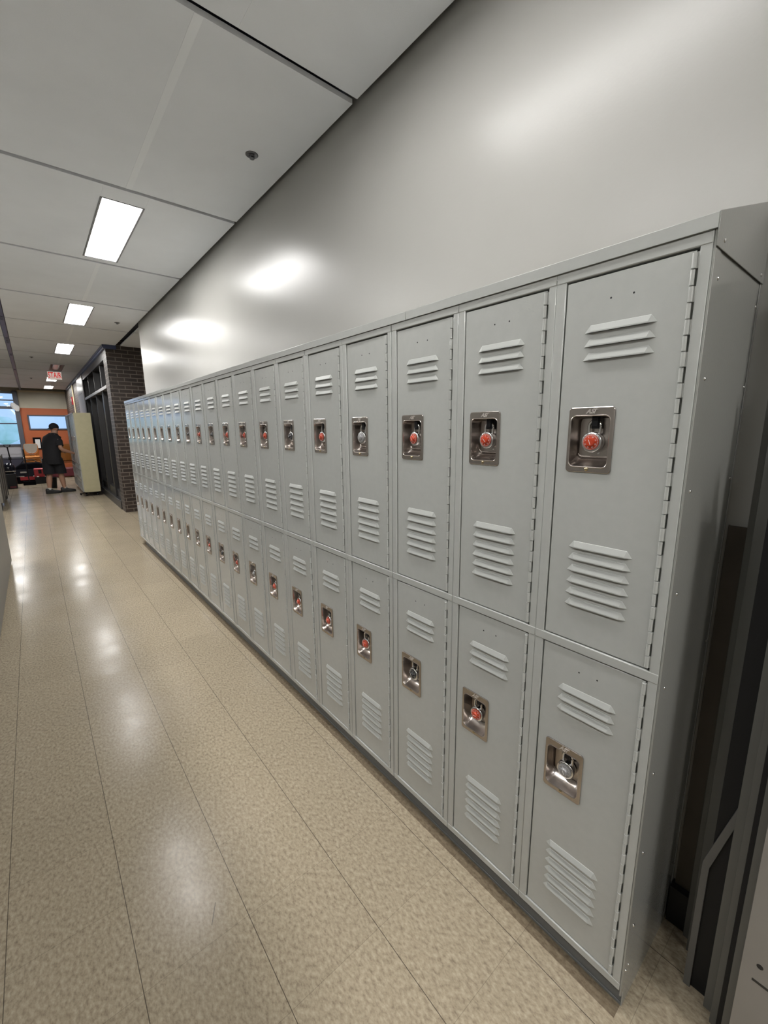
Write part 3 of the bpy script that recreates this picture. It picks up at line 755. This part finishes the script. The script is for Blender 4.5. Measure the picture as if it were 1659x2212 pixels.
dol = thing('dolly', 'black wheeled dolly under the old cream-sided locker', 'dolly', (ox0, oy0, 0))
b = MB(); b.box(0.01, wx-0.01, 0.06, 1.0, 0.075, 0.098); b.build('deck', 'black_cloth', dol, bevel=0.004)
for x, y in ((0.06, 0.12), (0.28, 0.12), (0.06, 0.92), (0.28, 0.92)):
    b = MB(); b.lathe([(0.008, -0.016), (0.032, -0.016), (0.034, 0), (0.032, 0.016), (0.008, 0.016)], (x, y, 0.034), '-x', 16); b.box(x-0.02, x+0.02, y-0.012, y+0.012, 0.04, 0.076)
    b.build('caster', 'black_plastic', dol, smooth=True)
b = MB(); b.box(-0.06, -0.035, 0.03, 0.16, 0.04, 0.075); b.tube([(-0.045, 0.1, 0.06), (0.03, 0.1, 0.085)], 0.008); b.build('strap', 'black_cloth', dol)

# ------------------------------------------------------------------ person
def skin_obj(name, nodes, edges, m, parent, root=0, sub=2):
    bm = bmesh.new(); lay = bm.verts.layers.skin.verify(); vs = []
    for i, (p, r) in enumerate(nodes):
        v = bm.verts.new(p); v[lay].radius = r if isinstance(r, tuple) else (r, r); v[lay].use_root = (i == root); vs.append(v)
    for a, c in edges: bm.edges.new((vs[a], vs[c]))
    me = bpy.data.meshes.new(name); bm.to_mesh(me); bm.free(); me.materials.append(M[m])
    o = link(name, me, parent)
    s = o.modifiers.new('Skin', 'SKIN'); s.use_smooth_shade = True
    u = o.modifiers.new('Subdivision', 'SUBSURF'); u.levels = sub; u.render_levels = sub
    return o
# world directions: forward F (away and to the right), right hand R
per = thing('person', 'person in black t-shirt, shorts and backwards cap pushing the old cream-sided locker', 'person', (-0.66, 13.17, 0))
Fv = Vector((0.80, 0.60, 0)).normalized(); Rv = Vector((0.60, -0.80, 0)).normalized(); Uv = Vector((0, 0, 1))
def P(f, r, u): return Fv*f + Rv*r + Uv*u
nodes = []; edges = []
def nd(p, r, link_to=None):
    nodes.append((p, r)); i = len(nodes)-1
    if link_to is not None: edges.append((link_to, i))
    return i
pel = nd(P(-0.02, 0, 0.93), (0.15, 0.125))
bel = nd(P(0.00, 0, 1.08), (0.155, 0.13), pel)
che = nd(P(0.04, 0, 1.27), (0.165, 0.125), bel)
shl = nd(P(0.06, 0, 1.36), (0.085, 0.070), che)
nec = nd(P(0.10, 0.01, 1.455), 0.054, shl)
hd1 = nd(P(0.130, 0.015, 1.520), (0.060, 0.066), nec)
hd2 = nd(P(0.135, 0.02, 1.575), (0.074, 0.086), hd1)
hd3 = nd(P(0.13, 0.02, 1.635), (0.072, 0.083), hd2)
# jaw / nose side branches
chin = nd(P(0.195, 0.03, 1.510), 0.030, hd1)
nose = nd(P(0.232, 0.04, 1.565), 0.012, hd2)
for s in (-1, 1): nd(P(0.12, 0.02+s*0.088, 1.565), (0.010, 0.018), hd2)
# right arm: bent, hand on the locker edge
rs = nd(P(0.06, 0.185, 1.335), 0.054, shl); re = nd(P(0.02, 0.27, 1.09), 0.047, rs); rf = nd(P(0.16, 0.30, 1.02), 0.038, re); rw = nd(P(0.30, 0.315, 0.975), 0.027, rf)
rp = nd(P(0.365, 0.315, 0.965), (0.030, 0.018), rw)
for q, (dr, ln) in enumerate(((-0.030, .070), (-0.010, .080), (0.010, .076), (0.030, .062))):
    a = nd(P(0.405, 0.315+dr, 0.968), 0.0085, rp); c = nd(P(0.405+ln*0.55, 0.315+dr*1.05, 0.955), 0.008, a); nd(P(0.405+ln*0.75, 0.315+dr, 0.955-ln*0.45), 0.007, c)
a = nd(P(0.36, 0.275, 0.975), 0.010, rp); nd(P(0.395, 0.245, 0.972), 0.0085, a)
# left arm: forward, mostly hidden by the body
ls = nd(P(0.06, -0.185, 1.335), 0.054, shl); le = nd(P(0.05, -0.285, 1.10), 0.047, ls); lf = nd(P(0.18, -0.25, 1.03), 0.038, le); lw = nd(P(0.31, -0.20, 1.0), 0.027, lf)
lp = nd(P(0.375, -0.175, 0.995), (0.030, 0.018), lw)
for q, (dr, ln) in enumerate(((-0.030, .062), (-0.010, .076), (0.010, .080), (0.030, .070))):
    a = nd(P(0.415, -0.17+dr, 0.995), 0.0085, lp); c = nd(P(0.415+ln*0.55, -0.165+dr, 0.985), 0.008, a); nd(P(0.415+ln*0.75, -0.165+dr, 0.985-ln*0.45), 0.007, c)
a = nd(P(0.375, -0.13, 1.0), 0.010, lp); nd(P(0.41, -0.11, 0.997), 0.0085, a)
# legs (world offsets from the person origin)
LEG = {}
for s, hip, kne, cal, ank in (('l', (-0.09, 0.05, 0.87), (-0.105, 0.02, 0.49), (-0.135, 0.0, 0.32), (-0.150, -0.02, 0.095)),
                              ('r', (0.07, -0.02, 0.87), (0.115, 0.05, 0.49), (0.125, 0.075, 0.32), (0.150, 0.10, 0.095))):
    h = nd(Vector(hip), 0.105, pel); k = nd(Vector(kne), 0.060, h); c = nd(Vector(cal), 0.066, k); a = nd(Vector(ank), 0.040, c); nd(Vector(ank)+Vector((0.02, 0.0, -0.05)), 0.036, a)
    LEG[s] = (Vector(hip), Vector(kne), Vector(cal), Vector(ank))
skin_obj('body', nodes, edges, 'skin', per)
# t-shirt and shorts: lofted shells around the body
def ring(c, u, hw, hd, n=20, side=None, fwd=None):
    side = side or Rv; fwd = fwd or Fv
    out = []
    for i in range(n):
        a = 2*PI*i/n; ca, sa = math.cos(a), math.sin(a)
        e = 0.82
        out.append(c + side*(hw*math.copysign(abs(ca)**e, ca)) + fwd*(hd*math.copysign(abs(sa)**e, sa)) + Uv*u)
    return out
def tube_rings(pts, n=14):
    L = []
    for i, (p, r) in enumerate(pts):
        d = (pts[min(i+1, len(pts)-1)][0] - pts[max(i-1, 0)][0]).normalized()
        a = d.cross(Vector((0.2, 0.1, 1)) if abs(d.z) < 0.9 else Fv).normalized(); c = d.cross(a).normalized()
        L.append([p + a*r*math.cos(2*PI*k/n) + c*r*math.sin(2*PI*k/n) for k in range(n)])
    return L
b = MB(); rs_ = random.Random(11)
sec = [(0.800, -0.015, 0.196, 0.150), (0.805, -0.015, 0.200, 0.154), (0.90, -0.015, 0.196, 0.152), (1.00, -0.005, 0.192, 0.150), (1.10, 0.005, 0.196, 0.150), (1.20, 0.02, 0.204, 0.148),
       (1.29, 0.04, 0.214, 0.140), (1.355, 0.055, 0.216, 0.118), (1.400, 0.066, 0.185, 0.102), (1.435, 0.080, 0.130, 0.092), (1.462, 0.094, 0.086, 0.082), (1.478, 0.100, 0.070, 0.074), (1.472, 0.100, 0.060, 0.064)]
b.loops([[q + Fv*rs_.uniform(-.004, .004) for q in ring(P(f, 0.0, 0), u, hw, hd)] for u, f, hw, hd in sec], 0, True, True)
for sg in (-1, 1):
    el = P(0.02, 0.27, 1.09) if sg > 0 else P(0.05, -0.285, 1.10); sh = P(0.065, sg*0.165, 1.345)
    b.loops(tube_rings([(P(0.065, sg*0.105, 1.372), 0.072), (sh, 0.080), (sh.lerp(el, 0.25), 0.083), (sh.lerp(el, 0.50), 0.076), (sh.lerp(el, 0.72), 0.074), (sh.lerp(el, 0.72), 0.066), (sh.lerp(el, 0.66), 0.060)]), 0, True, True)
b.build('shirt', 'shirt', per, smooth=True)
b = MB()
b.loops([ring(P(f, 0.0, 0), u, hw, hd) for u, f, hw, hd in ((0.93, -0.01, 0.185, 0.142), (0.86, -0.015, 0.196, 0.150), (0.78, -0.01, 0.200, 0.150), (0.72, -0.005, 0.195, 0.142))], 0, True, True)
for sg in ('l', 'r'):
    hip, kne, cal, ank = LEG[sg]
    pts = [(hip + Vector((0, 0, -0.02)), 0.118), (hip.lerp(kne, 0.3), 0.126), (hip.lerp(kne, 0.6), 0.124), (kne + Vector((0, 0, 0.05)), 0.120), (kne + Vector((0, 0, -0.01)), 0.119), (kne + Vector((0, 0, -0.008)), 0.105), (kne + Vector((0, 0, 0.03)), 0.09)]
    b.loops(tube_rings(pts, 18), 0, True, True)
b.build('shorts', 'shorts', per, smooth=True)
# cap worn backwards: dome, band and rear brim
hc = P(0.13, 0.02, 1.622); b = MB(); ls_ = []
for t in range(7):
    a = t/6*PI/2*0.97; rr = math.cos(a); ls_.append([hc + Fv*(0.104*rr*math.cos(2*PI*i/20)) + Rv*(0.090*rr*math.sin(2*PI*i/20)) + Uv*(0.095*math.sin(a)) for i in range(20)])
ls_.insert(0, [p - Uv*0.03 for p in ls_[0]])
b.loops(ls_, 0, False, True)
br0 = [hc - Uv*0.02 + Fv*(-0.095*math.cos(a)) + Rv*(0.08*math.sin(a)) for a in [math.radians(-55+110*i/8) for i in range(9)]]
br1 = [hc - Uv*0.045 + Fv*(-0.165*math.cos(a)) + Rv*(0.075*math.sin(a)) for a in [math.radians(-55+110*i/8) for i in range(9)]]
vs = br0 + br1 + [p - Uv*0.006 for p in br1] + [p - Uv*0.006 for p in br0]
fs = []
for i in range(8): fs += [(i, i+1, 10+i, 9+i), (9+i, 10+i, 19+i, 18+i), (18+i, 19+i, 28+i, 27+i)]
b.add(vs, fs); b.build('cap', 'shirt', per, smooth=True)
for sg in (-1, 1):
    b = MB(); c = P(0.212, 0.022+sg*0.033, 1.578)
    b.lathe([(0.001, -0.011), (0.008, -0.007), (0.011, 0), (0.008, 0.007), (0.001, 0.011)], tuple(c), 'z', 10); b.build('eye', 'mark_black', per, smooth=True)
b = MB(); c = P(0.216, 0.028, 1.530); b.obox(c, (0.005, 0.022, 0.004), Matrix((Fv, Rv, Uv)).transposed()); b.build('mouth', 'maroon', per, bevel=0.002)
# socks and shoes, toes towards +X
for s, yaw in (('l', 0.12), ('r', 0.05)):
    ank = LEG[s][3]; d = Vector((math.cos(yaw), math.sin(yaw), 0)); w = Vector((-d.y, d.x, 0))
    skin_obj('sock', [(ank+Vector((0,0,0.072)), 0.046), (ank+Vector((0.0,0,0.03)), 0.048), (ank+Vector((0.005,0,-0.02)), 0.047)], [(0,1), (1,2)], 'sock', per, 0, 1)
    g0 = Vector((ank.x, ank.y, 0)); b = MB(); ls_ = []
    for t, hw, zt in ((-0.085, 0.014, 0.10), (-0.072, 0.040, 0.128), (-0.02, 0.047, 0.130), (0.03, 0.050, 0.118), (0.08, 0.054, 0.088), (0.15, 0.054, 0.072), (0.20, 0.042, 0.060), (0.222, 0.014, 0.04)):
        c = g0 + d*t; ls_.append([c + w*(-hw), c + w*(-hw) + Uv*(zt*0.55), c + w*(-hw*0.6) + Uv*zt, c + w*(hw*0.6) + Uv*zt, c + w*hw + Uv*(zt*0.55), c + w*hw])
    b.loops(ls_, 0, True, True); b.build('shoe', 'shoe', per, bevel=0.006, seg=2)

# ------------------------------------------------------------------ lounge clutter
def make_chair(shell):
    r = thing('stacking_chair', '', 'chair', (0, 0, 0))
    b = MB(); L = []
    for y, z, hw in ((-0.22, 0.425, 0.17), (-0.19, 0.445, 0.20), (0.0, 0.44, 0.21), (0.15, 0.435, 0.20), (0.19, 0.455, 0.18)):
        L.append([(-hw, y, z), (hw, y, z), (hw, y, z-0.018), (-hw, y, z-0.018)])
    b.loops(L, 0, True, True); b.build('seat', shell, r, bevel=0.006)
    b = MB(); L = []
    for z, y, hw in ((0.50, 0.20, 0.10), (0.55, 0.207, 0.15), (0.63, 0.22, 0.185), (0.74, 0.235, 0.195), (0.82, 0.25, 0.185), (0.855, 0.256, 0.15)):
        L.append([(-hw, y, z), (0, y+0.03, z), (hw, y, z), (hw, y+0.016, z), (0, y+0.046, z), (-hw, y+0.016, z)])
    b.loops(L, 0, True, True); b.build('backrest', shell, r, bevel=0.004)
    b = MB(); L = []
    for z, y, hw in ((0.53, 0.193, 0.05), (0.56, 0.198, 0.10), (0.62, 0.208, 0.145), (0.70, 0.22, 0.172), (0.80, 0.236, 0.178), (0.838, 0.243, 0.165), (0.848, 0.246, 0.14)):
        L.append([(-hw, y, z), (0, y+0.024, z), (hw, y, z), (hw, y+0.008, z), (0, y+0.032, z), (-hw, y+0.008, z)])
    b.loops(L, 0, True, True); b.build('back_pad', 'chair_grey', r, bevel=0.003)
    for sx in (-1, 1):
        for sy, yy in ((-1, -0.19), (1, 0.20)):
            b = MB(); b.tube([(sx*0.17, yy*0.7, 0.425), (sx*0.225, yy, 0.40), (sx*0.24, yy+sy*0.04, 0.0)], 0.010, 8); b.build('leg', 'chrome', r, smooth=True)
    return r
POS = ['bottom', 'second from the bottom', 'third from the bottom', 'fourth from the bottom', 'fifth from the bottom', 'top']
c0 = make_chair('chair_orange')
for i in range(6):
    o = c0 if i == 0 else copy_tree(c0)
    o.location = (-1.06, 18.60-i*0.020, i*0.050); o['label'] = 'orange stacking chair left of the person, %s of its stack' % POS[i]; o['group'] = 'stacked orange chairs left of the person'
c1 = make_chair('chair_brown')
for i in range(5):
    o = c1 if i == 0 else copy_tree(c1)
    o.location = (-0.16, 18.9+i*0.014, 0.0+i*0.055); o.rotation_euler = (0, 0, PI)
    o['label'] = 'ochre stacking chair behind the person, %s of its stack' % (POS[i] if i < 4 else 'top'); o['group'] = 'stacked ochre chairs behind the person'
b = MB(); b.box(-0.72, 0.2, 17.6, 18.2, 0.03, 0.30); o = b.build('low_bench', 'maroon', bevel=0.02); tag(o, 'low dark maroon bench behind the person in front of the ochre chairs', 'bench')
for x in (-0.66, 0.14): 
    b = MB(); b.box(x-0.03, x+0.03, 17.65, 18.15, 0.0, 0.03); b.build('foot', 'black_plastic', o)

o = thing('equipment_case', 'long black equipment case with a red band on the floor by the window', 'case', (-1.6, 16.25, 0))
b = MB(); b.prism([(0.0, 0.02), (0.62, 0.02), (0.62, 0.36), (0.30, 0.40), (0.0, 0.20)], 'x', 0.0, 0.78); b.build('body', 'black_cloth', o, bevel=0.02)
b = MB(); b.box(0.20, 0.62, -0.012, 0.001, 0.10, 0.20); b.build('band', 'red', o, bevel=0.003)
b = MB(); b.box(0.10, 0.30, -0.008, 0.02, 0.205, 0.222); b.box(0.50, 0.62, -0.008, 0.02, 0.205, 0.22); b.build('trim', 'chrome', o)
b = MB(); b.box(0.22, 0.36, 0.10, 0.12, 0.305, 0.345); b.build('badge', 'chair_grey', o)
o = thing('tool_bag', 'black tool bag on the floor between the equipment case and the orange chairs', 'bag', (-1.55, 17.0, 0))
b = MB(); b.prism([(0.0, 0.0), (0.9, 0.0), (0.84, 0.46), (0.60, 0.56), (0.2, 0.54), (0.05, 0.42)], 'y', 0.0, 0.4); b.build('body', 'black_cloth', o, bevel=0.03)
b = MB(); b.tube([(0.2, 0.2, 0.54), (0.28, 0.2, 0.64), (0.5, 0.2, 0.64), (0.6, 0.2, 0.55)], 0.012); b.build('handle', 'black_plastic', o, smooth=True)
o = thing('toolbox', 'red toolbox on a black base standing left of the person', 'toolbox', (-0.96, 15.9, 0))
b = MB(); b.box(-0.11, 0.15, 0, 0.3, 0.0, 0.20); b.build('base', 'black_plastic', o, bevel=0.01)
b = MB(); b.box(-0.11, 0.13, 0.0, 0.3, 0.20, 0.44); b.build('lid', 'red', o, bevel=0.02)
b = MB(); b.box(-0.01, 0.06, -0.012, 0.0, 0.30, 0.41); b.build('latch', 'black_plastic', o)
b = MB(); b.box(-0.06, -0.01, -0.01, 0.0, 0.205, 0.225); b.build('label_plate', 'chrome', o)
o = thing('helmet', 'glossy black round helmet beside the left trolley', 'helmet', (-1.58, 15.2, 0.40))
b = MB(); b.lathe([(0.10, -0.13), (0.135, -0.10), (0.15, 0.0), (0.13, 0.08), (0.08, 0.13), (0.01, 0.15)], (0, 0, 0.13), 'z', 24); b.build('shell', 'black_gloss', o, smooth=True)
b = MB(); b.tube([(0.14*math.sin(a), -0.14*math.cos(a), 0.06) for a in [math.radians(-70+14*i) for i in range(11)]], 0.018); b.build('visor', 'chrome', o, smooth=True)
o = thing('storage_crate', 'black crate on the floor under the glossy helmet', 'crate', (-1.62, 15.15, 0))
b = MB(); b.box(-0.13, 0.17, -0.15, 0.22, 0.0, 0.40); b.build('body', 'black_plastic', o, bevel=0.015)
b = MB(); b.box(0.02, 0.15, -0.156, -0.149, 0.02, 0.07); b.build('tag', 'maroon', o)
o = thing('push_handle', 'black T-shaped handle standing up in front of the tall window', 'handle', (-1.55, 16.42, 0))
b = MB(); b.tube([(0.03, 0, 0.0), (0.0, 0, 0.72), (-0.02, 0, 1.08)], 0.016); b.tube([(-0.0, 0, 0.7), (0.0, 0, 0.78)], 0.035); b.build('shaft', 'black_plastic', o, smooth=True)
b = MB(); b.tube([(-0.09, 0, 1.135), (-0.07, 0, 1.085), (-0.02, 0, 1.07), (0.03, 0, 1.085), (0.055, 0, 1.135)], 0.014); b.build('grip', 'black_plastic', o, smooth=True)
o = thing('broom', 'thin dark broom with its handle upright left of the person', 'broom', (-1.20, 15.7, 0))
b = MB(); b.tube([(0.0, 0, 0.1), (-0.02, 0, 1.02)], 0.014); b.build('shaft', 'black_plastic', o, smooth=True)
b = MB(); b.box(-0.14, 0.14, -0.03, 0.03, 0.0, 0.11); b.build('head', 'black_cloth', o, bevel=0.01)
o = thing('waste_bin', 'small black bin on the floor seen between the legs of the person', 'bin', (-0.70, 14.55, 0))
b = MB(); b.lathe([(0.075, 0.0), (0.095, 0.27), (0.098, 0.28), (0.09, 0.28), (0.07, 0.01)], (0, 0, 0), 'z', 20); b.build('bucket', 'black_plastic', o, smooth=True)
o = thing('notice_board', 'dark notice board with a white paper on the orange wall', 'notice board', (-0.85, FAR, 1.07))
b = MB(); b.box(-0.12, 0.12, -0.03, 0, -0.22, 0.22); b.build('board', 'black_cloth', o)
b = MB(); b.box(-0.06, 0.08, -0.035, -0.03, -0.18, 0.15); b.build('paper', 'paper', o)
o = thing('hanging_cloth', 'crumpled white cloth hung at the upper corner of the tall window', 'cloth', (-1.36, FAR-0.12, 2.40))
b = MB(); rc = random.Random(2); L = []
for t in range(7):
    z = 0.14-0.05*t; rr = 0.02+0.085*math.sin(PI*(t+0.6)/7.2)
    L.append([(rr*math.cos(2*PI*i/14)*(1+rc.uniform(-.25, .25)) + 0.016*t, rr*0.6*math.sin(2*PI*i/14)*(1+rc.uniform(-.25, .25)), z) for i in range(14)])
b.loops(L, 0, True, True); b.build('folds', 'paper', o, smooth=True)

# ------------------------------------------------------------------ world, camera
w = bpy.data.worlds.new('World'); SC.world = w; w.use_nodes = True
bg = w.node_tree.nodes['Background']; bg.inputs['Color'].default_value = (0.40, 0.62, 1.0, 1); bg.inputs['Strength'].default_value = 1.15

cam = bpy.data.cameras.new('Camera'); co = bpy.data.objects.new('Camera', cam); COL.objects.link(co)
co.location = (-0.9878, -0.2696, 1.5196)
co.rotation_euler = (1.3784, 0.0050, -0.7021)
cam.sensor_fit = 'VERTICAL'; cam.sensor_height = 36.0; cam.sensor_width = 27.0
cam.lens = 36.0*911.98/2212.0
cam.shift_x = -22.3/2212.0; cam.shift_y = -0.8/2212.0
cam.clip_start = 0.02; cam.clip_end = 300
SC.camera = co

SC.view_settings.view_transform = 'Standard'; SC.view_settings.look = 'None'
SC.view_settings.gamma = 1.0; SC.view_settings.use_curve_mapping = False
SC.view_settings.exposure = 0.0
SC.cycles.use_denoising = True
SC.cycles.use_adaptive_sampling = True; SC.cycles.adaptive_threshold = 0.02
SC.cycles.max_bounces = 7; SC.cycles.diffuse_bounces = 4; SC.cycles.glossy_bounces = 4; SC.cycles.transparent_max_bounces = 8
SC.cycles.caustics_reflective = False; SC.cycles.caustics_refractive = False
SC.cycles.sample_clamp_indirect = 6.0
